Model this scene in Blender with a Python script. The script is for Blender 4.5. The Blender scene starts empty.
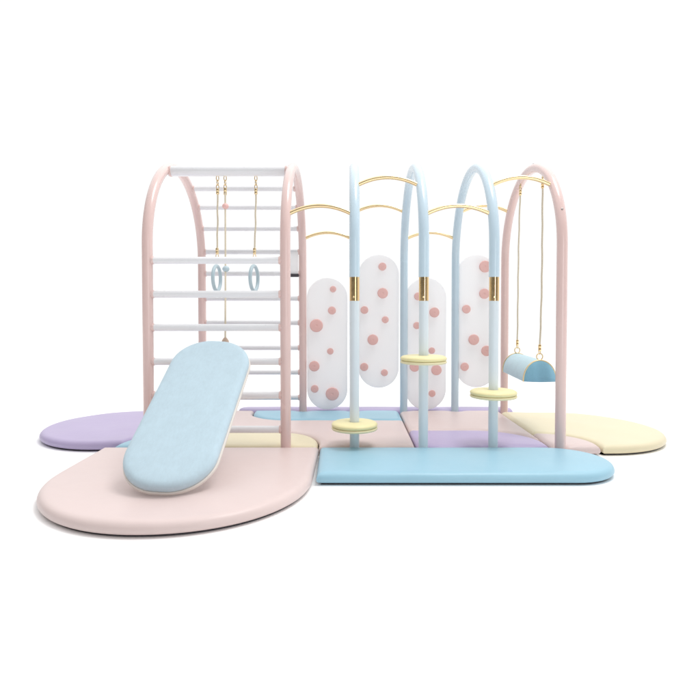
import bpy, bmesh, math, random
from mathutils import Vector, Matrix
from mathutils.geometry import delaunay_2d_cdt

random.seed(7)
SC = bpy.context.scene
COL = SC.collection
PI = math.pi
R = math.radians

# ------------------------------------------------------------------ measures (metres)
T = 0.07                    # mat thickness
EYE = 0.971                 # camera height
ZN, ZF = 3.62, 4.95         # distance of the near and the far row of legs
ZC, RA = (ZN + ZF) / 2, (ZF - ZN) / 2
RV = .647                   # the bends are a little flatter than half circles
SPRING = EYE + 0.43         # height where the arches start to bend
AX = [-1.330, -0.425, 0.030, 0.485, 0.947, 1.392]   # the six arches
TUBE = 0.0345

# ------------------------------------------------------------------ materials
def nodes_of(name):
    m = bpy.data.materials.new(name)
    m.use_nodes = True
    return m, m.node_tree.nodes, m.node_tree.links, m.node_tree.nodes['Principled BSDF']

def coat_mat(name, col, rough=0.32, var=0.03, bump=0.02, scale=900.0, coat=0.25):
    """powder coated / lacquered surface with fine orange peel"""
    m, n, l, b = nodes_of(name)
    tc = n.new('ShaderNodeTexCoord')
    nz = n.new('ShaderNodeTexNoise'); nz.inputs['Scale'].default_value = 7; nz.inputs['Detail'].default_value = 6
    l.new(tc.outputs['Object'], nz.inputs['Vector'])
    mx = n.new('ShaderNodeMix'); mx.data_type = 'RGBA'
    mx.inputs['A'].default_value = (*[c * (1 - var) for c in col], 1)
    mx.inputs['B'].default_value = (*[min(1, c * (1 + var)) for c in col], 1)
    l.new(nz.outputs['Fac'], mx.inputs['Factor']); l.new(mx.outputs['Result'], b.inputs['Base Color'])
    mr = n.new('ShaderNodeMapRange'); mr.inputs['To Min'].default_value = rough - .06; mr.inputs['To Max'].default_value = rough + .08
    l.new(nz.outputs['Fac'], mr.inputs['Value']); l.new(mr.outputs['Result'], b.inputs['Roughness'])
    n2 = n.new('ShaderNodeTexNoise'); n2.inputs['Scale'].default_value = scale
    l.new(tc.outputs['Object'], n2.inputs['Vector'])
    bp = n.new('ShaderNodeBump'); bp.inputs['Strength'].default_value = bump * 4; bp.inputs['Distance'].default_value = .0006
    l.new(n2.outputs['Fac'], bp.inputs['Height']); l.new(bp.outputs['Normal'], b.inputs['Normal'])
    b.inputs['Coat Weight'].default_value = coat; b.inputs['Coat Roughness'].default_value = .15
    return m

def vinyl_mat(name, col, rough=0.36):
    """soft leatherette: pebble grain, faint slackness, slight hue drift"""
    m, n, l, b = nodes_of(name)
    tc = n.new('ShaderNodeTexCoord')
    big = n.new('ShaderNodeTexNoise'); big.inputs['Scale'].default_value = 2.6; big.inputs['Detail'].default_value = 4; big.inputs['Roughness'].default_value = .55
    l.new(tc.outputs['Object'], big.inputs['Vector'])
    mx = n.new('ShaderNodeMix'); mx.data_type = 'RGBA'
    mx.inputs['A'].default_value = (*[c * .955 for c in col], 1)
    mx.inputs['B'].default_value = (*[min(1, c * 1.035) for c in col], 1)
    l.new(big.outputs['Fac'], mx.inputs['Factor']); l.new(mx.outputs['Result'], b.inputs['Base Color'])
    v = n.new('ShaderNodeTexVoronoi'); v.feature = 'SMOOTH_F1'; v.inputs['Scale'].default_value = 330
    l.new(tc.outputs['Object'], v.inputs['Vector'])
    b1 = n.new('ShaderNodeBump'); b1.inputs['Strength'].default_value = .22; b1.inputs['Distance'].default_value = .0008
    l.new(v.outputs['Distance'], b1.inputs['Height'])
    b2 = n.new('ShaderNodeBump'); b2.inputs['Strength'].default_value = .48; b2.inputs['Distance'].default_value = .012
    med = n.new('ShaderNodeTexNoise'); med.inputs['Scale'].default_value = 5.0; med.inputs['Detail'].default_value = 3
    l.new(tc.outputs['Object'], med.inputs['Vector'])
    l.new(med.outputs['Fac'], b2.inputs['Height']); l.new(b1.outputs['Normal'], b2.inputs['Normal'])
    l.new(b2.outputs['Normal'], b.inputs['Normal'])
    mr = n.new('ShaderNodeMapRange'); mr.inputs['To Min'].default_value = rough - .05; mr.inputs['To Max'].default_value = rough + .1
    l.new(big.outputs['Fac'], mr.inputs['Value']); l.new(mr.outputs['Result'], b.inputs['Roughness'])
    b.inputs['Specular IOR Level'].default_value = .42
    return m

def cloth_mat(name, col, weave=260.0):
    """short pile / woven upholstery"""
    m, n, l, b = nodes_of(name)
    tc = n.new('ShaderNodeTexCoord')
    big = n.new('ShaderNodeTexNoise'); big.inputs['Scale'].default_value = 14; big.inputs['Detail'].default_value = 7; big.inputs['Roughness'].default_value = .65
    l.new(tc.outputs['Object'], big.inputs['Vector'])
    w1 = n.new('ShaderNodeTexWave'); w1.inputs['Scale'].default_value = weave; w1.bands_direction = 'X'; w1.inputs['Distortion'].default_value = 1.2
    w2 = n.new('ShaderNodeTexWave'); w2.inputs['Scale'].default_value = weave; w2.bands_direction = 'Y'; w2.inputs['Distortion'].default_value = 1.2
    l.new(tc.outputs['Object'], w1.inputs['Vector']); l.new(tc.outputs['Object'], w2.inputs['Vector'])
    ad = n.new('ShaderNodeMath'); ad.operation = 'ADD'
    l.new(w1.outputs['Fac'], ad.inputs[0]); l.new(w2.outputs['Fac'], ad.inputs[1])
    fine = n.new('ShaderNodeTexNoise'); fine.inputs['Scale'].default_value = 85; fine.inputs['Detail'].default_value = 5; fine.inputs['Roughness'].default_value = .7
    mpf = n.new('ShaderNodeMapping'); mpf.inputs['Scale'].default_value = (1, .45, 1)
    l.new(tc.outputs['Object'], mpf.inputs['Vector']); l.new(mpf.outputs['Vector'], fine.inputs['Vector'])
    f2 = n.new('ShaderNodeMath'); f2.operation = 'MULTIPLY_ADD'; f2.inputs[1].default_value = .95; f2.inputs[2].default_value = -.475
    l.new(fine.outputs['Fac'], f2.inputs[0])
    f3 = n.new('ShaderNodeMath'); f3.operation = 'ADD'; f3.use_clamp = True
    l.new(big.outputs['Fac'], f3.inputs[0]); l.new(f2.outputs['Value'], f3.inputs[1])
    mx = n.new('ShaderNodeMix'); mx.data_type = 'RGBA'
    mx.inputs['A'].default_value = (*[c * .89 for c in col], 1)
    mx.inputs['B'].default_value = (*[min(1, c * 1.07) for c in col], 1)
    l.new(f3.outputs['Value'], mx.inputs['Factor']); l.new(mx.outputs['Result'], b.inputs['Base Color'])
    bp = n.new('ShaderNodeBump'); bp.inputs['Strength'].default_value = .3; bp.inputs['Distance'].default_value = .001
    l.new(ad.outputs['Value'], bp.inputs['Height']); l.new(bp.outputs['Normal'], b.inputs['Normal'])
    b.inputs['Roughness'].default_value = .85
    b.inputs['Sheen Weight'].default_value = .25; b.inputs['Sheen Roughness'].default_value = .4
    return m

def metal_mat(name, col, rough):
    m, n, l, b = nodes_of(name)
    b.inputs['Base Color'].default_value = (*col, 1); b.inputs['Metallic'].default_value = 1
    tc = n.new('ShaderNodeTexCoord')
    nz = n.new('ShaderNodeTexNoise'); nz.inputs['Scale'].default_value = 40; nz.inputs['Detail'].default_value = 5
    l.new(tc.outputs['Object'], nz.inputs['Vector'])
    mr = n.new('ShaderNodeMapRange'); mr.inputs['To Min'].default_value = rough * .7; mr.inputs['To Max'].default_value = rough * 1.4
    l.new(nz.outputs['Fac'], mr.inputs['Value']); l.new(mr.outputs['Result'], b.inputs['Roughness'])
    return m

def rope_mat(name, col):
    m, n, l, b = nodes_of(name)
    tc = n.new('ShaderNodeTexCoord')
    mp = n.new('ShaderNodeMapping'); mp.inputs['Rotation'].default_value = (0, R(35), R(20))
    w = n.new('ShaderNodeTexWave'); w.bands_direction = 'Z'; w.inputs['Scale'].default_value = 55; w.inputs['Distortion'].default_value = .6
    l.new(tc.outputs['Object'], mp.inputs['Vector']); l.new(mp.outputs['Vector'], w.inputs['Vector'])
    mx = n.new('ShaderNodeMix'); mx.data_type = 'RGBA'
    mx.inputs['A'].default_value = (*[c * .72 for c in col], 1); mx.inputs['B'].default_value = (*col, 1)
    l.new(w.outputs['Fac'], mx.inputs['Factor']); l.new(mx.outputs['Result'], b.inputs['Base Color'])
    bp = n.new('ShaderNodeBump'); bp.inputs['Strength'].default_value = .7; bp.inputs['Distance'].default_value = .002
    l.new(w.outputs['Fac'], bp.inputs['Height']); l.new(bp.outputs['Normal'], b.inputs['Normal'])
    b.inputs['Roughness'].default_value = .8
    return m

PINK = coat_mat('pink powder coat', (.745, .55, .52), rough=.24, coat=.5)
BLUE = coat_mat('pale blue powder coat', (.55, .69, .785), rough=.24, coat=.5)
PALE = coat_mat('off white blue pole', (.68, .76, .81))
WHITE = coat_mat('white lacquer', (.79, .795, .82), rough=.28, coat=.5, var=.01, bump=.006)
PANEL = coat_mat('frosted white acrylic panel', (.93, .93, .94), rough=.3, var=.004, bump=.004)
_n, _l = PANEL.node_tree.nodes, PANEL.node_tree.links
_t = _n.new('ShaderNodeBsdfTranslucent'); _t.inputs['Color'].default_value = (.98, .98, .985, 1)
_x = _n.new('ShaderNodeMixShader'); _x.inputs['Fac'].default_value = .49
_l.new(_n['Principled BSDF'].outputs['BSDF'], _x.inputs[1]); _l.new(_t.outputs['BSDF'], _x.inputs[2])
_l.new(_x.outputs['Shader'], _n['Material Output'].inputs['Surface'])
HOLD = coat_mat('pink wooden hold', (.84, .52, .49), rough=.5, coat=0)
RINGB = coat_mat('blue grey lacquered wood', (.46, .585, .64), rough=.42)
BEADW = coat_mat('natural wood bead', (.66, .49, .38), rough=.55, coat=0)
BOARDW = coat_mat('cream plywood', (.75, .70, .65), rough=.5, coat=0)
GOLD = metal_mat('polished brass', (.84, .66, .39), .30)
DKGOLD = metal_mat('warm bronze brass', (.95, .69, .36), .15)
ROPE = rope_mat('cream rope', (.86, .77, .60))
DARK = coat_mat('dark mat shadow line and clamp', (.055, .05, .06), rough=.7, coat=0)  # near black: painted shadow line below the mats, and the plate's clamp
SCREW = metal_mat('steel screw', (.42, .38, .38), .35)
M_PINK = vinyl_mat('pink leatherette', (.67, .55, .53))
M_BLUE = vinyl_mat('blue leatherette', (.315, .535, .655))
M_LAV = vinyl_mat('lavender leatherette', (.46, .39, .59))
M_YEL = vinyl_mat('pale yellow leatherette', (.735, .66, .465))
M_LEM = vinyl_mat('lemon leatherette', (.83, .755, .42))
M_CREAM = coat_mat('cream step base', (.80, .73, .47), rough=.5, coat=0)
C_BOARD = cloth_mat('ice blue upholstery', (.52, .665, .75))
C_SWING = cloth_mat('pale blue swing cloth', (.55, .73, .80))
C_SWEND = cloth_mat('teal blue swing end', (.25, .50, .645))

# ------------------------------------------------------------------ object helpers
def link(o, parent=None):
    COL.objects.link(o)
    if parent is not None: o.parent = parent
    return o

def tag(o, label=None, cat=None, group=None, kind=None):
    if label: o['label'] = label
    if cat: o['category'] = cat
    if group: o['group'] = group
    if kind: o['kind'] = kind
    return o

def empty(name, loc=(0, 0, 0)):
    o = bpy.data.objects.new(name, None); o.empty_display_size = .1
    o.location = loc
    return link(o)

def obj(name, bm, mat, parent=None, smooth=True, sharp=38):
    bmesh.ops.recalc_face_normals(bm, faces=bm.faces[:])
    me = bpy.data.meshes.new(name)
    if smooth:
        for f in bm.faces: f.smooth = True
        for e in bm.edges:
            if len(e.link_faces) == 2 and e.calc_face_angle(0) > R(sharp): e.smooth = False
    bm.to_mesh(me); bm.free()
    me.materials.append(mat)
    return link(bpy.data.objects.new(name, me), parent)

def tube(bm, pts, r, seg=20, cap=True, closed=False):
    """sweep a circle along a polyline; r may be a list"""
    pts = [Vector(p) for p in pts]; n = len(pts)
    rs = r if isinstance(r, (list, tuple)) else [r] * n
    def tang(i):
        if closed: return (pts[(i + 1) % n] - pts[i - 1]).normalized()
        if i == 0: return (pts[1] - pts[0]).normalized()
        if i == n - 1: return (pts[-1] - pts[-2]).normalized()
        return (pts[i + 1] - pts[i - 1]).normalized()
    t = tang(0)
    a = Vector((1, 0, 0)) if abs(t.x) < .8 else Vector((0, 1, 0))
    u = t.cross(a).normalized()
    rings = []
    for i in range(n):
        t2 = tang(i)
        q = t.rotation_difference(t2); u = q @ u; t = t2
        u = (u - t * u.dot(t)).normalized(); v = t.cross(u)
        rings.append([bm.verts.new(pts[i] + (u * math.cos(2 * PI * k / seg) + v * math.sin(2 * PI * k / seg)) * rs[i]) for k in range(seg)])
    m = n if closed else n - 1
    for i in range(m):
        A, B = rings[i], rings[(i + 1) % n]
        for k in range(seg):
            bm.faces.new((A[k], A[(k + 1) % seg], B[(k + 1) % seg], B[k]))
    if cap and not closed:
        bm.faces.new(rings[0][::-1]); bm.faces.new(rings[-1])
    return bm

def lathe(bm, prof, origin=(0, 0, 0), axis=(0, 0, 1), seg=40):
    """profile of (radius, height) turned about an axis"""
    q = Vector((0, 0, 1)).rotation_difference(Vector(axis).normalized()); o = Vector(origin)
    rings = []
    for r, h in prof:
        if r < 1e-6: rings.append([bm.verts.new(o + q @ Vector((0, 0, h)))])
        else: rings.append([bm.verts.new(o + q @ Vector((r * math.cos(2 * PI * k / seg), r * math.sin(2 * PI * k / seg), h))) for k in range(seg)])
    for A, B in zip(rings, rings[1:]):
        for k in range(seg):
            k2 = (k + 1) % seg
            if len(A) == 1 and len(B) == 1: continue
            if len(A) == 1: bm.faces.new((A[0], B[k2], B[k]))
            elif len(B) == 1: bm.faces.new((A[k], A[k2], B[0]))
            else: bm.faces.new((A[k], A[k2], B[k2], B[k]))
    return bm

def ball(bm, c, r, seg=24, squash=1.0):
    return lathe(bm, [(r * math.sin(PI * i / 14), -r * squash * math.cos(PI * i / 14)) for i in range(15)], c, seg=seg)

def arc(cx, cy, r, a0, a1, n):
    return [(cx + r * math.cos(R(a0 + (a1 - a0) * i / n)), cy + r * math.sin(R(a0 + (a1 - a0) * i / n))) for i in range(n + 1)]

def dense(pts, step=.03):
    out = []
    for i, p in enumerate(pts):
        q = pts[(i + 1) % len(pts)]
        d = math.dist(p, q)
        if d < 1e-5: continue
        k = max(1, int(math.ceil(d / step)))
        for j in range(k): out.append((p[0] + (q[0] - p[0]) * j / k, p[1] + (q[1] - p[1]) * j / k))
    return out

def seg_dist(p, a, b):
    ax, ay = a; bx, by = b; dx, dy = bx - ax, by - ay
    L = dx * dx + dy * dy
    t = 0 if L == 0 else max(0, min(1, ((p[0] - ax) * dx + (p[1] - ay) * dy) / L))
    return math.hypot(p[0] - ax - t * dx, p[1] - ay - t * dy)

def offset(pts, d):
    """outline moved inwards by d (counter clockwise outline), mitred"""
    n = len(pts); out = []
    for i in range(n):
        p0, p, p1 = Vector(pts[i - 1]), Vector(pts[i]), Vector(pts[(i + 1) % n])
        e0 = (p - p0).normalized(); e1 = (p1 - p).normalized()
        n0 = Vector((-e0.y, e0.x)); n1 = Vector((-e1.y, e1.x))
        m = (n0 + n1); m = m / max(.35, m.length_squared) * 2
        out.append((p.x + m.x * d, p.y + m.y * d))
    return out

def area2(pts):
    return sum(p[0] * q[1] - q[0] * p[1] for p, q in zip(pts, pts[1:] + pts[:1]))

def inside(p, poly):
    c = False; n = len(poly)
    for i in range(n):
        a, b = poly[i - 1], poly[i]
        if (a[1] > p[1]) != (b[1] > p[1]) and p[0] < (b[0] - a[0]) * (p[1] - a[1]) / (b[1] - a[1]) + a[0]: c = not c
    return c

def pad(bm, outline, z0, z1, r=.03, pillow=.006, reach=.16, low=.012, grid=.05, holes=(), step=.025, wob=0.0, close=True, ztop=None):
    """upholstered slab: outline in XY, rounded upper rim, softly domed top, dips round the legs"""
    pts = dense(outline, step)
    if area2(pts) < 0: pts = pts[::-1]
    n = len(pts)
    ph = random.random() * 9
    def edge_d(p): return min(seg_dist(p, pts[i - 1], pts[i]) for i in range(n))
    def height(d, p):
        dd = d
        h = z1 - r + math.sqrt(max(0, r * r - (r - min(dd, r)) ** 2))
        h += pillow * (1 - math.exp(-max(0, dd - r * .3) / reach))
        for (hx, hy, hr) in holes:
            q = math.hypot(p[0] - hx, p[1] - hy) - hr
            if q < .09: h -= .034 * math.exp(-max(0, q) / .018)
        if wob: h += wob * (1 - math.exp(-dd / .1)) * (math.sin(p[0] * 7.3 + ph) * math.sin(p[1] * 9.1 + ph * 2) + .6 * math.sin(p[0] * 15 + p[1] * 11 + ph))
        return h
    P = list(pts); D = [0.0] * n
    for f in (.04, .14, .32, .6, 1.0, 1.5):
        d = r * f
        for q in offset(pts, d):
            if inside(q, pts):
                e = edge_d(q)
                if e > d * .93: P.append(q); D.append(e)
    xs = [p[0] for p in pts]; ys = [p[1] for p in pts]
    gx = min(xs)
    while gx < max(xs):
        gy = min(ys)
        while gy < max(ys):
            q = (gx + random.uniform(-.2, .2) * grid, gy + random.uniform(-.2, .2) * grid)
            if inside(q, pts):
                e = edge_d(q)
                if e > r * 1.9: P.append(q); D.append(e)
            gy += grid
        gx += grid
    for (hx, hy, hr) in holes:
        for rr in (hr * .9, hr + .006, hr + .016, hr + .03, hr + .05):
            for k in range(18):
                q = (hx + rr * math.cos(k * PI / 9), hy + rr * math.sin(k * PI / 9))
                if inside(q, pts):
                    e = edge_d(q)
                    if e > .006: P.append(q); D.append(e)
    res = delaunay_2d_cdt([Vector(p) for p in P], [(i, (i + 1) % n) for i in range(n)], [], 1, 1e-6)
    vco, fcs, orig = res[0], res[2], res[3]
    V = []
    for i, v in enumerate(vco):
        o = orig[i]
        d = D[o[0]] if o else edge_d(v)
        zz = height(d, v)
        if ztop: zz += ztop(v.x, v.y)
        V.append(bm.verts.new((v.x, v.y, zz)))
    for f in fcs:
        bm.faces.new([V[i] for i in f])
    rim = {}
    for i, o in enumerate(orig):
        for k in o:
            if k < n: rim[k] = V[i]
    prev = [rim[k] for k in range(n)]
    for (inset, z) in [(low * (1 - math.cos(PI / 2 * k / 6)), (z1 - r) - (z1 - r - z0) * math.sin(PI / 2 * k / 6)) for k in range(1, 7)]:
        op = offset(pts, inset) if inset else pts
        cur = [bm.verts.new((op[k][0], op[k][1], z)) for k in range(n)]
        for k in range(n):
            k2 = (k + 1) % n
            bm.faces.new((cur[k], cur[k2], prev[k2], prev[k]))
        prev = cur
    if close: bm.faces.new(prev[::-1])
    return bm

def slab(bm, outline, z0, z1, ch=.003, step=.03):
    pts = dense(outline, step)
    if area2(pts) < 0: pts = pts[::-1]
    n = len(pts); rings = []
    for ins, z in ((ch, z0), (0, z0 + ch), (0, z1 - ch), (ch, z1)):
        op = offset(pts, ins) if ins else pts
        rings.append([bm.verts.new((x, y, z)) for x, y in op])
    for A, B in zip(rings, rings[1:]):
        for k in range(n): bm.faces.new((A[k], A[(k + 1) % n], B[(k + 1) % n], B[k]))
    bm.faces.new(rings[0][::-1]); bm.faces.new(rings[-1])
    return bm

def apply_matrix(bm, M):
    bmesh.ops.transform(bm, matrix=M, verts=bm.verts[:])
    return bm

# ------------------------------------------------------------------ floor
def make_floor():
    m, n, l, b = nodes_of('white studio floor')
    tc = n.new('ShaderNodeTexCoord'); nz = n.new('ShaderNodeTexNoise'); nz.inputs['Scale'].default_value = 1.5; nz.inputs['Detail'].default_value = 8
    l.new(tc.outputs['Object'], nz.inputs['Vector'])
    mx = n.new('ShaderNodeMix'); mx.data_type = 'RGBA'
    mx.inputs['A'].default_value = (.965, .965, .965, 1); mx.inputs['B'].default_value = (.98, .98, .98, 1)
    l.new(nz.outputs['Fac'], mx.inputs['Factor']); l.new(mx.outputs['Result'], b.inputs['Base Color'])
    b.inputs['Roughness'].default_value = .9; b.inputs['Specular IOR Level'].default_value = .1
    bm = bmesh.new()
    vs = [bm.verts.new((40 * math.cos(2 * PI * k / 96), ZC + 40 * math.sin(2 * PI * k / 96), 0)) for k in range(96)]
    bm.faces.new(vs)
    o = obj('floor', bm, m); tag(o, 'plain white studio floor under the mats', 'floor', kind='structure')
make_floor()

# ------------------------------------------------------------------ mats
def mat(outline, material, label, holes=(), wob=.0030, group='padded floor mats fitted together'):
    bm = bmesh.new()
    pad(bm, outline, .010, T, r=.036, pillow=.004, holes=holes, low=.028, wob=wob)
    o = obj('floor_mat', bm, material, sharp=60)
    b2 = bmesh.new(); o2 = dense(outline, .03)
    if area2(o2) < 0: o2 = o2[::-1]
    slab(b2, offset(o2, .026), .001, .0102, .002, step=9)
    obj('underside', b2, DARK, o)  # dark band along the mat's foot, painting the shadow line there
    tag(o, label, 'play mat', group)
    return o

g = .004
XL, XR = -1.632, -.206          # width of the pink front mat
legs = [(x, y, .037) for x in AX for y in (ZN, ZF)]
# front row
cxp = (XL + XR) / 2; rp = (XR - XL) / 2
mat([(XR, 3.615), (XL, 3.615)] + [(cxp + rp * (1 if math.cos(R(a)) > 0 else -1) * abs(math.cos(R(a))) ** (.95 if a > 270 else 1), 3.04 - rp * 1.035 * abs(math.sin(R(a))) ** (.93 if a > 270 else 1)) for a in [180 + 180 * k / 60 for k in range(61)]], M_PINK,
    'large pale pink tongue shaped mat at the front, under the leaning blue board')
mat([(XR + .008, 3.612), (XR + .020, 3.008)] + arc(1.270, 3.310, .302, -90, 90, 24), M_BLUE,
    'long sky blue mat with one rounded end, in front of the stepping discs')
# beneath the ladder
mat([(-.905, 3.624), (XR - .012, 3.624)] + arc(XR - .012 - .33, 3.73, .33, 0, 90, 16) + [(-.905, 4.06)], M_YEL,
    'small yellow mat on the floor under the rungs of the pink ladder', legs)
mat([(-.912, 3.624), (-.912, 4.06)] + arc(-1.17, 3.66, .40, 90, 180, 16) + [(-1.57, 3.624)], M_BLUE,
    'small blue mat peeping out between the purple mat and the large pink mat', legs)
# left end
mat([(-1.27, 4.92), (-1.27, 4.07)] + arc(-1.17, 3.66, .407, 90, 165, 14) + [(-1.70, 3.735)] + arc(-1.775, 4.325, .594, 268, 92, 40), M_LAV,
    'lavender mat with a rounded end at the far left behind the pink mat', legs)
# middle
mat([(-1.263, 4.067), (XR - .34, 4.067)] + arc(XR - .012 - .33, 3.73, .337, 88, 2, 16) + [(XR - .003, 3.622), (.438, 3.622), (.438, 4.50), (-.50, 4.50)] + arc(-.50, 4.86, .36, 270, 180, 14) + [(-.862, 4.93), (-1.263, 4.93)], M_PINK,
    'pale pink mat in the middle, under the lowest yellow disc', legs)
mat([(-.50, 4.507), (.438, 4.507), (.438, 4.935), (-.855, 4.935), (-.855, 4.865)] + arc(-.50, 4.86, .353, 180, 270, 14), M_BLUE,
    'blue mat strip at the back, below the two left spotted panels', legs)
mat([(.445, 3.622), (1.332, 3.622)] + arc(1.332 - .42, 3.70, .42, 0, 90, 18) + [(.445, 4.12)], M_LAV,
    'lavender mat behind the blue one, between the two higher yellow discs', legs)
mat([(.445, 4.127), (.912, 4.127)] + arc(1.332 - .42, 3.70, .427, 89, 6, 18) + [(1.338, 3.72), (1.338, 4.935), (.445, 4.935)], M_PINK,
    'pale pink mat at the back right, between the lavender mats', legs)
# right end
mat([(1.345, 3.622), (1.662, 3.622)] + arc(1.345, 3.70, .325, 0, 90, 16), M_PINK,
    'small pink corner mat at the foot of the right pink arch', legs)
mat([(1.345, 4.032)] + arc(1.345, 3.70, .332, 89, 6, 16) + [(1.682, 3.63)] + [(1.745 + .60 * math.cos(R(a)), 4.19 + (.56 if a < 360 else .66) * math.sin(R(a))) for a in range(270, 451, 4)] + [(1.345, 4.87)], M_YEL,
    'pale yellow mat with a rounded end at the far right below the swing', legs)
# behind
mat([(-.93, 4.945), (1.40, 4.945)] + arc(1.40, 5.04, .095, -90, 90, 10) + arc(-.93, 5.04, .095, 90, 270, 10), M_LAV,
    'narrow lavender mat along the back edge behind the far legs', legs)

# ------------------------------------------------------------------ the gym frame
gym = empty('play_gym', (AX[2], ZC, 0))
tag(gym, 'pastel play gym of six bent tube arches with rungs, spotted panels and yellow discs', 'play gym')
def part(name, bm, mat_, parent=None, **k):
    apply_matrix(bm, Matrix.Translation((-AX[2], -ZC, 0)))
    return obj(name, bm, mat_, parent or gym, **k)

def on_arch(phi, r=RA):       # phi measured from the near leg
    return ZC - r * math.cos(R(phi)), SPRING + (r - RA + RV) * math.sin(R(phi))

SL1, SL0 = EYE + .236, EYE + .060
arches = []
for i, x in enumerate(AX):
    blue = i in (2, 3, 4)
    bottom = SL1 - .02 if blue else .002
    pts = [(x, ZN, bottom)] + [(x, ZN, bottom + (SPRING - bottom) * k / 8) for k in range(1, 8)]
    for k in range(0, 49): y, z = on_arch(180 * k / 48); pts.append((x, y, z))
    pts += [(x, ZF, SPRING * (1 - k / 12)) for k in range(1, 12)] + [(x, ZF, .002)]
    a = part('arch', tube(bmesh.new(), pts, TUBE, 28), BLUE if blue else PINK)
    a['label'] = 'pale blue bent tube arch' if blue else 'pink bent tube arch'
    arches.append(a)
    if blue:
        s = bmesh.new()
        lathe(s, [(.030, SL0), (.0316, SL0), (.0326, SL0 + .001), (.0326, SL1 - .001), (.0316, SL1), (.030, SL1)], (x, ZN, 0), seg=36)
        part('sleeve', s, DKGOLD, a, sharp=14)
        s = bmesh.new()
        lathe(s, [(0, -.002), (.006, -.001), (.006, .004), (.0045, .0055), (0, .0055)], (x - .006, ZN - .031, SL0 + .024), (0, -1, 0), seg=14)
        part('screw', s, GOLD, a)
        s = bmesh.new()
        lathe(s, [(0, .002), (.0315, .002), (.0315, SL0 + .02), (0, SL0 + .02)], (x, ZN, 0), seg=32)
        part('lower_pole', s, PALE, a)

# screws seen on the right pink arch
for phi, side in ((83, 1), (20, 1), (128, 1)):
    y, z = on_arch(phi, RA + TUBE)
    d = Vector((0, y - ZC, z - SPRING)).normalized()
    s = bmesh.new(); lathe(s, [(.007, -.002), (.007, .0025), (.005, .004), (0, .004)], (AX[5], y, z), d, seg=14)
    part('screw', s, SCREW, arches[5])

# rungs
def rung(y, z, r=.0205, collar=True):
    x0, x1 = AX[0] + .02, AX[1] - .02
    rr = part('rung', tube(bmesh.new(), [(x0, y, z), (x1, y, z)], r, 24), WHITE)
    if collar:
        for xa, xb in ((AX[0] + TUBE - .008, AX[0] + TUBE + .009), (AX[1] - TUBE - .009, AX[1] - TUBE + .008)):
            s = bmesh.new(); c = (xa + xb) / 2; h = (xb - xa) / 2
            lathe(s, [(r, -h), (r + .0025, -h + .002), (r + .0035, 0), (r + .0025, h - .002), (r, h)], (c, y, z), (1, 0, 0), seg=24)
            part('collar', s, PINK, rr)
    return rr
RH = [EYE + h for h in (.326, .104, -.115, -.340, -.562, -.790)]
for h in RH:
    rung(ZN, h, .0235); rung(ZF, h, .0225)
for phi in (160.5, 153 - 17.5, 117):
    y, z = on_arch(phi if phi != 160.5 else 153.5); rung(y, z, .022)
rung(*on_arch(172), .0225)
TOPY, TOPZ = 4.00, EYE + 1.003
rung(TOPY, TOPZ, .037)

# pale joining plate with dark foot between the two legs of the ladder
b = bmesh.new()
slab(b, [(-.532, -.0), (-.462, 0), (-.462, .19), (-.532, .19)], -.006, .006, .002)
apply_matrix(b, Matrix.Translation((0, ZF - .03, EYE + .325)) @ Matrix.Rotation(R(90), 4, 'X'))
pl = part('joint_plate', b, PANEL)
b = bmesh.new()
slab(b, [(-.534, -.03), (-.458, -.03), (-.458, -.003), (-.534, -.003)], -.012, .012, .003)
apply_matrix(b, Matrix.Translation((0, ZF - .03, EYE + .325)) @ Matrix.Rotation(R(90), 4, 'X'))
part('clamp', b, DARK, pl)

# gold curved bars
for i in (1, 2, 3, 4):
    phi = 18 if i in (1, 3) else 40
    for side in (phi, 180 - phi):
        y, z = on_arch(side)
        xa, xb = AX[i] + TUBE * .6, AX[i + 1] - TUBE * .6
        w = xb - xa; sag = .053
        pts = []
        for k in range(25):
            t = k / 24
            pts.append((xa + w * t, y, z + .006 + sag * (1 - (2 * t - 1) ** 2)))
        part('curved_bar', tube(bmesh.new(), pts, .0136, 18), GOLD)

# spotted panels: pixel readings turned into metres on the panel plane
def px(x, y, Y): return (x - 350) * Y / 550.0, EYE + (310 - y) * Y / 550.0
YP = ZF + .004
panels = [
    (327.2, 278, 409.8, [(333.1, 289.2, 3), (332, 310.5, 3.8), (316.5, 325.5, 6.2), (330.3, 351.3, 3.1), (314.3, 366.2, 5), (314.6, 389, 3.7), (332.3, 394, 6.3)]),
    (378.6, 255, 388, [(382.3, 266.7, 3.8), (382.6, 293.2, 5), (364.4, 310, 3.7), (385.2, 319.7, 3.3), (372.8, 339.7, 5.1), (364.2, 367, 3.9), (384.5, 372.8, 3.3)]),
    (425.8, 278, 410, [(418, 296.4, 3.8), (434.2, 312.4, 4.8), (416.8, 325.5, 3.4), (431.9, 350.6, 3.1), (414.7, 366.7, 4.8), (436.5, 370, 5), (432.3, 393.7, 3.3)]),
    (476.3, 255, 387.5, [(484.5, 266.7, 5.6), (484, 293.7, 4.9), (466.2, 309.1, 4.1), (473.7, 339.6, 5.1), (486.5, 350.8, 5), (464.8, 366.8, 4)]),
]
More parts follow.
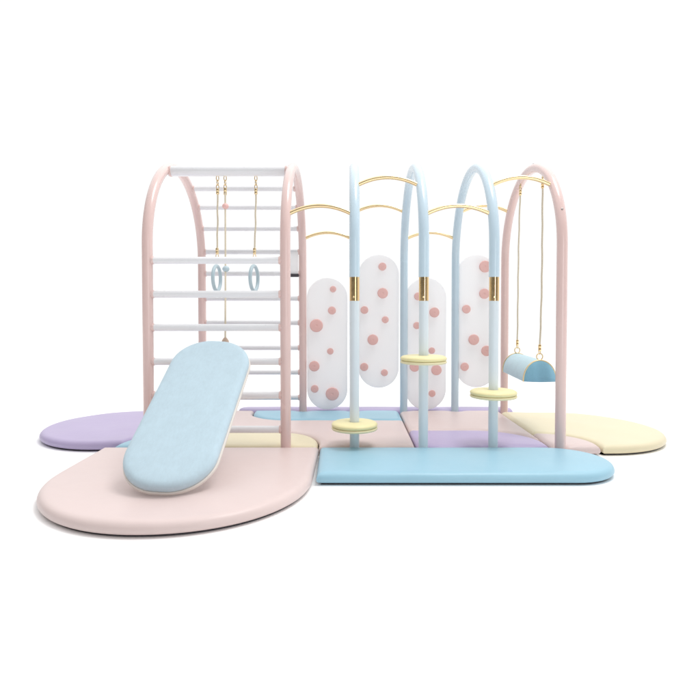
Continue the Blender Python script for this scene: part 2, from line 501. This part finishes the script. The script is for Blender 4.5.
for cx, yt, yb, dots in panels:
    x, zt = px(cx, yt, YP); _, zb = px(cx, yb, YP)
    r = 20.2 * YP / 550
    b = bmesh.new()
    slab(b, arc(0, zt - r, r, 0, 180, 36) + arc(0, zb + r, r, 180, 360, 36), -.009, .009, .003, step=.2)
    apply_matrix(b, Matrix.Translation((x, YP, 0)) @ Matrix.Rotation(R(90), 4, 'X'))
    pn = part('climbing_panel', b, PANEL)
    for dx, dy, dr in dots:
        hx, hz = px(dx, dy, YP - .03); rr = dr * YP / 550
        b = bmesh.new(); rr *= 1.05; t = .018 + rr * .38
        lathe(b, [(0, -.002), (rr * .8, -.002), (rr * .86, t * .5), (rr * .99, t * .72), (rr, t * .86), (rr * .93, t * .98), (rr * .84, t), (rr * .17, t), (rr * .15, t - .002), (0, t - .002)], (hx, YP - .009, hz), (0, -1, 0), seg=32)
        part('climbing_hold', b, HOLD, pn, sharp=50)

# yellow stepping discs
for i, h in ((2, EYE - .768), (3, EYE - .330), (4, EYE - .556)):
    RS = .153
    b = bmesh.new()
    lathe(b, [(.034, .000), (RS - .014, .000), (RS - .004, .003), (RS, .010), (RS - .002, .016), (RS - .008, .0195), (.034, .0195)], (AX[i], ZN, h - .022), seg=64)
    base = part('disc_base', b, M_CREAM, sharp=50)
    b = bmesh.new()
    prof = [(.031, .0), (RS - .013, .0), (RS - .005, .003), (RS - .001, .010), (RS - .001, .017), (RS - .006, .024), (RS - .016, .0295), (RS - .03, .032), (RS - .06, .0345), (.07, .036), (.045, .0345), (.034, .031), (.031, .026)]
    lathe(b, prof, (AX[i], ZN, h - .002), seg=64)
    base.name = 'step_disc'
    part('cushion', b, M_LEM, base, sharp=60)

# ------------------------------------------------------------------ hanging hardware
def chain(parent, x, y, ztop, n, o, big=.019):
    """small oval brass links"""
    z = ztop
    for k in range(n):
        b = bmesh.new(); pts = []
        for j in range(20):
            a = 2 * PI * j / 20
            u = .0085 * math.cos(a); v = big * math.sin(a)
            pts.append(Vector((u if k % 2 == 0 else u * .35, u if k % 2 else u * .35, v)) + Vector((x, y, z - big)) - o)
        tube(b, pts, .0032, 8, closed=True)
        obj('chain_link', b, GOLD, parent)
        z -= big * 2 - .007
    return z

def clamp(parent, p, o, d=(0, 0, 1), h=.021):
    b = bmesh.new()
    lathe(b, [(0, -h), (.0095, -h), (.0112, -h + .003), (.0112, -.003), (.0098, 0), (.0112, .003), (.0112, h - .003), (.0095, h), (0, h)], Vector(p) - o, d, seg=18)
    return obj('clamp', b, GOLD, parent)

def rope(parent, pts, o, r=.0062):
    return obj('rope', tube(bmesh.new(), [Vector(p) - o for p in pts], r, 12), ROPE, parent)

def gym_ring(x, turn, label, dz=0.0, lean=0.0):
    zb = TOPZ - .037
    root = empty('gymnastic_ring', (x, TOPY, zb)); o = Vector((x, TOPY, zb))
    tag(root, label, 'gymnastic ring', 'pair of hanging gymnastic rings')
    z = chain(root, x, TOPY, zb + .004, 3, o)
    ztop = z - .008
    clamp(root, (x, TOPY, ztop - .012), o)
    zlow = EYE + .428
    rope(root, [(x + lean * (k / 14) ** 1.6 + .0022 * math.sin(k * 1.1 + x * 20) * math.sin(PI * k / 14), TOPY, ztop + (zlow - ztop) * k / 14) for k in range(15)], o)
    clamp(root, (x + lean, TOPY, zlow), o)
    chain(root, x + lean, TOPY, zlow - .02, 2, o)
    rc = Vector((x + lean - .004, TOPY, EYE + .230)); rad = .090
    u = Vector((math.cos(R(turn)), math.sin(R(turn)), 0))
    b = bmesh.new()
    tube(b, [rc + u * rad * math.cos(2 * PI * k / 56) + Vector((0, 0, 1)) * rad * math.sin(2 * PI * k / 56) - o for k in range(56)], .0128, 18, closed=True)
    obj('ring', b, RINGB, root)
gym_ring(-.957, 86, 'blue grey ring hanging inside the ladder, close beside the beaded rope', lean=-.006)
gym_ring(-.680, 82, 'blue grey ring on a rope hanging alone on the right inside the ladder', lean=-.012)

# beaded rope to the top of the board
x0 = -.902; zb = TOPZ - .037
root = empty('beaded_rope', (x0, TOPY, zb)); o = Vector((x0, TOPY, zb))
tag(root, 'thin cream rope with pink, blue and wooden beads hanging down to the leaning board', 'rope')
z = chain(root, x0, TOPY, zb + .004, 3, o)
clamp(root, (x0, TOPY, z - .02), o, h=.026)
A = Vector((x0, TOPY, z - .008)); B = Vector((-.832, 3.665, EYE - .205))
def along(h): t = (A.z - h) / (A.z - B.z); return A.lerp(B, t)
# pass behind the rungs of the near side, hanging almost straight at first
rope(root, [A] + [along(A.z + (B.z - A.z) * k / 10) + Vector((-.003 * math.sin(PI * k / 10), .02 * math.sin(PI * k / 10), 0)) for k in range(1, 10)] + [B], o)
def bead(h, r, m_, lab, sq=.9):
    p = along(h); t = (A.z - h) / (A.z - B.z)
    p = p + Vector((0, .02 * math.sin(PI * t), 0))
    b = bmesh.new(); ball(b, p - o, r, squash=sq)
    q = obj('bead', b, m_, root); q['label'] = lab
bead(EYE + .745, .0235, HOLD, 'pink bead')
bead(EYE + .286, .0245, RINGB, 'blue grey bead')
p = B
b = bmesh.new(); lathe(b, [(0, -.022), (.022, -.022), (.025, -.015), (.022, .002), (.013, .016), (.007, .022), (0, .022)], B - o, seg=24)
q = obj('bead', b, BEADW, root); q['label'] = 'bell shaped wooden bead'

# ------------------------------------------------------------------ leaning board
bot = Vector((-.925, 2.625, T + .010)); top = Vector((-.838, 3.535, EYE - .232))
L = (top - bot).length; W = .49
vy = (top - bot).normalized(); vx = Vector((1, 0.0, 0)); vx = (vx - vy * vx.dot(vy)).normalized(); vz = vx.cross(vy)
Mb = Matrix(((vx.x, vy.x, vz.x, bot.x), (vx.y, vy.y, vz.y, bot.y), (vx.z, vy.z, vz.z, bot.z), (0, 0, 0, 1)))
board = empty('slide_board'); board.matrix_world = Mb
tag(board, 'padded ice blue board with rounded ends leaning against the pink ladder', 'board')
rc = .222
def capsule(w, l, y0, r, sx=1.0):
    h = w / 2
    return arc(h - r, y0 + r, r, 270, 360, 18) + arc(h - r, y0 + l - r, r, 0, 90, 18) + arc(-h + r, y0 + l - r, r, 90, 180, 18) + arc(-h + r, y0 + r, r, 180, 270, 18)
b = bmesh.new(); slab(b, capsule(W, L, 0, rc), -.006, .014, .004, step=.03); obj('backing', b, BOARDW, board)
b = bmesh.new(); pad(b, capsule(W - .012, L - .012, .006, rc - .006), .0142, .062, r=.032, pillow=.007, reach=.12, low=.004, wob=.0008, grid=.04)
obj('cushion', b, C_BOARD, board, sharp=60)

# ------------------------------------------------------------------ swing under the right arch
sw = Vector((1.345, 4.16, EYE - .42)); o = sw
swing = empty('bolster_swing', sw)
tag(swing, 'half round pale blue bolster swing hanging on two ropes from the right pink arch', 'swing')
e0 = Vector((1.337, 3.865)); e1 = Vector((1.366, 4.49))        # near and far end (x, y)
zbot = EYE - .505; HR = .113; HH = .150
ax = Vector((e1.x - e0.x, e1.y - e0.y, 0)); LB = ax.length; ax.normalize()
sd = Vector((ax.y, -ax.x, 0))
def prof(s=1.0, n=28):
    out = []
    for k in range(n + 1):
        a = PI * k / n
        out.append((HR * s * math.cos(a) , HH * s * math.sin(a) ** .92))
    for k in range(1, 8): out.append((-HR * s + 2 * HR * s * k / 8, -.004 * math.sin(PI * k / 8)))
    return out
def at_sw(u, v, t):       # across, up, along
    q = Vector((e0.x, e0.y, zbot)) + sd * u + Vector((0, 0, v)) + ax * t
    return q - o
P0 = prof(); n = len(P0)
b = bmesh.new(); rings = []
for t in [LB * k / 12 for k in range(13)]:
    bulge = 1 + .012 * math.sin(PI * t / LB)
    rings.append([b.verts.new(at_sw(u * bulge, v * bulge, t)) for u, v in P0])
for A_, B_ in zip(rings, rings[1:]):
    for k in range(n): b.faces.new((A_[k], A_[(k + 1) % n], B_[(k + 1) % n], B_[k]))
seat = obj('seat', b, C_SWING, swing, sharp=40)
for t, s in ((0, -1), (LB, 1)):
    b = bmesh.new(); rg = []
    for f, d in ((1.0, 0), (.97, .006), (.86, .012), (.6, .017), (.3, .019)):
        rg.append([b.verts.new(at_sw(u * f, .05 + (v - .05) * f, t + s * d)) for u, v in P0])
    c = b.verts.new(at_sw(0, .05, t + s * .02))
    for A_, B_ in zip(rg, rg[1:]):
        for k in range(n): b.faces.new((A_[k], A_[(k + 1) % n], B_[(k + 1) % n], B_[k]))
    for k in range(n): b.faces.new((rg[-1][k], rg[-1][(k + 1) % n], c))
    obj('end_panel', b, C_SWEND, seat, sharp=50)
    b = bmesh.new(); tube(b, [at_sw(u * 1.01, v * 1.01, t + s * .001) for u, v in P0[:29]], .0052, 10)
    obj('piping', b, GOLD, seat)
    # strap eye
    b = bmesh.new()
    zz = HH + .026
    tube(b, [at_sw(.021 * math.cos(2 * PI * k / 24), zz + .023 * math.sin(2 * PI * k / 24), t - s * .006) for k in range(24)], .0042, 10, closed=True)
    obj('eye_ring', b, GOLD, seat)
    top_at = Vector((e0.x, e0.y, 0)) + ax * (t - s * .006)
    x, y = top_at.x, top_at.y
    # arch underside above this end
    ya = 3.945 if s < 0 else 4.485
    dz = ya - ZC
    za = SPRING + RV / RA * math.sqrt((RA) ** 2 - dz * dz)
    dirr = Vector((0, dz, za - SPRING)).normalized()
    hook = Vector((AX[5] - .014, ya, za)) - dirr * (TUBE - .006)
    low = Vector((x, y, zbot + HH + .048))
    top_p = hook + Vector((0, 0, -.058))
    bm2 = bmesh.new(); tube(bm2, [hook - o + Vector((0, .010 * math.cos(2 * PI * k / 20), -.014 + .017 * math.sin(2 * PI * k / 20))) for k in range(20)], .0036, 8, closed=True)
    obj('hook', bm2, GOLD, swing)
    chain(swing, hook.x, hook.y, hook.z - .022, 1, o, big=.015)
    d = (low - top_p).normalized()
    lowr = low + Vector((0, 0, .028))
    rp_ = rope(swing, [top_p.lerp(lowr, k / 16) + Vector((.006 * math.sin(PI * k / 16) * (1 if s < 0 else -.7) + .0015 * math.sin(k * 1.9), .003 * math.sin(PI * k / 8), 0)) for k in range(17)], o, r=.0064)
    for pp, hh in ((top_p + d * .012, .022), (lowr - d * .012, .024)):
        b = bmesh.new()
        lathe(b, [(0, -hh), (.0085, -hh), (.0105, -hh + .003), (.0105, -.002), (.009, 0), (.0105, .002), (.0105, hh - .003), (.0085, hh), (0, hh)], pp - o, d, seg=18)
        obj('clamp', b, DKGOLD, swing)
    b = bmesh.new(); tube(b, [low - o + Vector((0, 0, .012)) + Vector((.006 * math.cos(2 * PI * k / 16), 0, .017 * math.sin(2 * PI * k / 16))) for k in range(16)], .0034, 8, closed=True)
    obj('chain_link', b, GOLD, swing)

# ------------------------------------------------------------------ light: white studio
w = bpy.data.worlds.new('World'); SC.world = w; w.use_nodes = True
nt = w.node_tree; N = nt.nodes; Lk = nt.links
bg = N['Background']
tc = N.new('ShaderNodeTexCoord'); sp = N.new('ShaderNodeSeparateXYZ')
Lk.new(tc.outputs['Generated'], sp.inputs[0])
m1 = N.new('ShaderNodeMapRange'); m1.interpolation_type = 'SMOOTHSTEP'
m1.inputs['From Min'].default_value = -.85; m1.inputs['From Max'].default_value = .40
m1.inputs['To Min'].default_value = .10; m1.inputs['To Max'].default_value = 1.03
Lk.new(sp.outputs['Y'], m1.inputs['Value'])
m2 = N.new('ShaderNodeMapRange'); m2.interpolation_type = 'SMOOTHSTEP'      # world brightened overhead, added to lift floor and tops
m2.inputs['From Min'].default_value = .35; m2.inputs['From Max'].default_value = .9
m2.inputs['To Min'].default_value = 0; m2.inputs['To Max'].default_value = .74
Lk.new(sp.outputs['Z'], m2.inputs['Value'])
ad = N.new('ShaderNodeMath'); ad.operation = 'ADD'
m3 = N.new('ShaderNodeMapRange'); m3.interpolation_type = 'SMOOTHSTEP'      # world dimmed at far left, added to darken left edges of tubes
m3.inputs['From Min'].default_value = -.92; m3.inputs['From Max'].default_value = -.66
m3.inputs['To Min'].default_value = .36; m3.inputs['To Max'].default_value = 1
Lk.new(sp.outputs['X'], m3.inputs['Value'])
mu = N.new('ShaderNodeMath'); mu.operation = 'MULTIPLY'
Lk.new(m1.outputs['Result'], mu.inputs[0]); Lk.new(m3.outputs['Result'], mu.inputs[1])
Lk.new(mu.outputs['Value'], ad.inputs[0]); Lk.new(m2.outputs['Result'], ad.inputs[1])
bg.inputs['Color'].default_value = (1, 1, 1, 1)
Lk.new(ad.outputs['Value'], bg.inputs['Strength'])

def area(name, loc, target, size, power, col=(1, 1, 1)):
    d = bpy.data.lights.new(name, 'AREA'); d.shape = 'DISK'; d.size = size; d.energy = power; d.color = col
    ob = bpy.data.objects.new(name, d); ob.location = loc
    ob.rotation_euler = (Vector(target) - Vector(loc)).to_track_quat('-Z', 'Y').to_euler()
    COL.objects.link(ob)
area('key_softbox', (2.4, 3.0, 8.2), (0, 4.2, .3), 3.4, 280, (1, .985, .965))
d = bpy.data.lights.new('added_strip_light', 'AREA'); d.shape = 'RECTANGLE'; d.size = .55; d.size_y = 2.4; d.energy = 28  # unseen strip lamp, added for upright highlights on sleeves and tubes
strip = bpy.data.objects.new('added_strip_light', d); strip.location = (1.9, -.9, 1.5)
strip.rotation_euler = (Vector((.4, 4.0, 1.2)) - Vector(strip.location)).to_track_quat('-Z', 'Y').to_euler()
COL.objects.link(strip)

# ------------------------------------------------------------------ camera
cd = bpy.data.cameras.new('camera'); cam = bpy.data.objects.new('camera', cd); COL.objects.link(cam)
cam.location = (0, 0, EYE)
PITCH = 1.5
cam.rotation_euler = (R(90 - PITCH), 0, 0)
cd.sensor_width = 36; cd.sensor_fit = 'HORIZONTAL'; cd.lens = 36 * 550 / 700
cd.shift_x = 0.0
cd.shift_y = -(39.5 - 550 * math.tan(R(PITCH))) / 700
cd.clip_end = 200
SC.camera = cam
SC.view_settings.view_transform = 'Standard'; SC.view_settings.look = 'None'
SC.view_settings.exposure = 0; SC.view_settings.gamma = 1
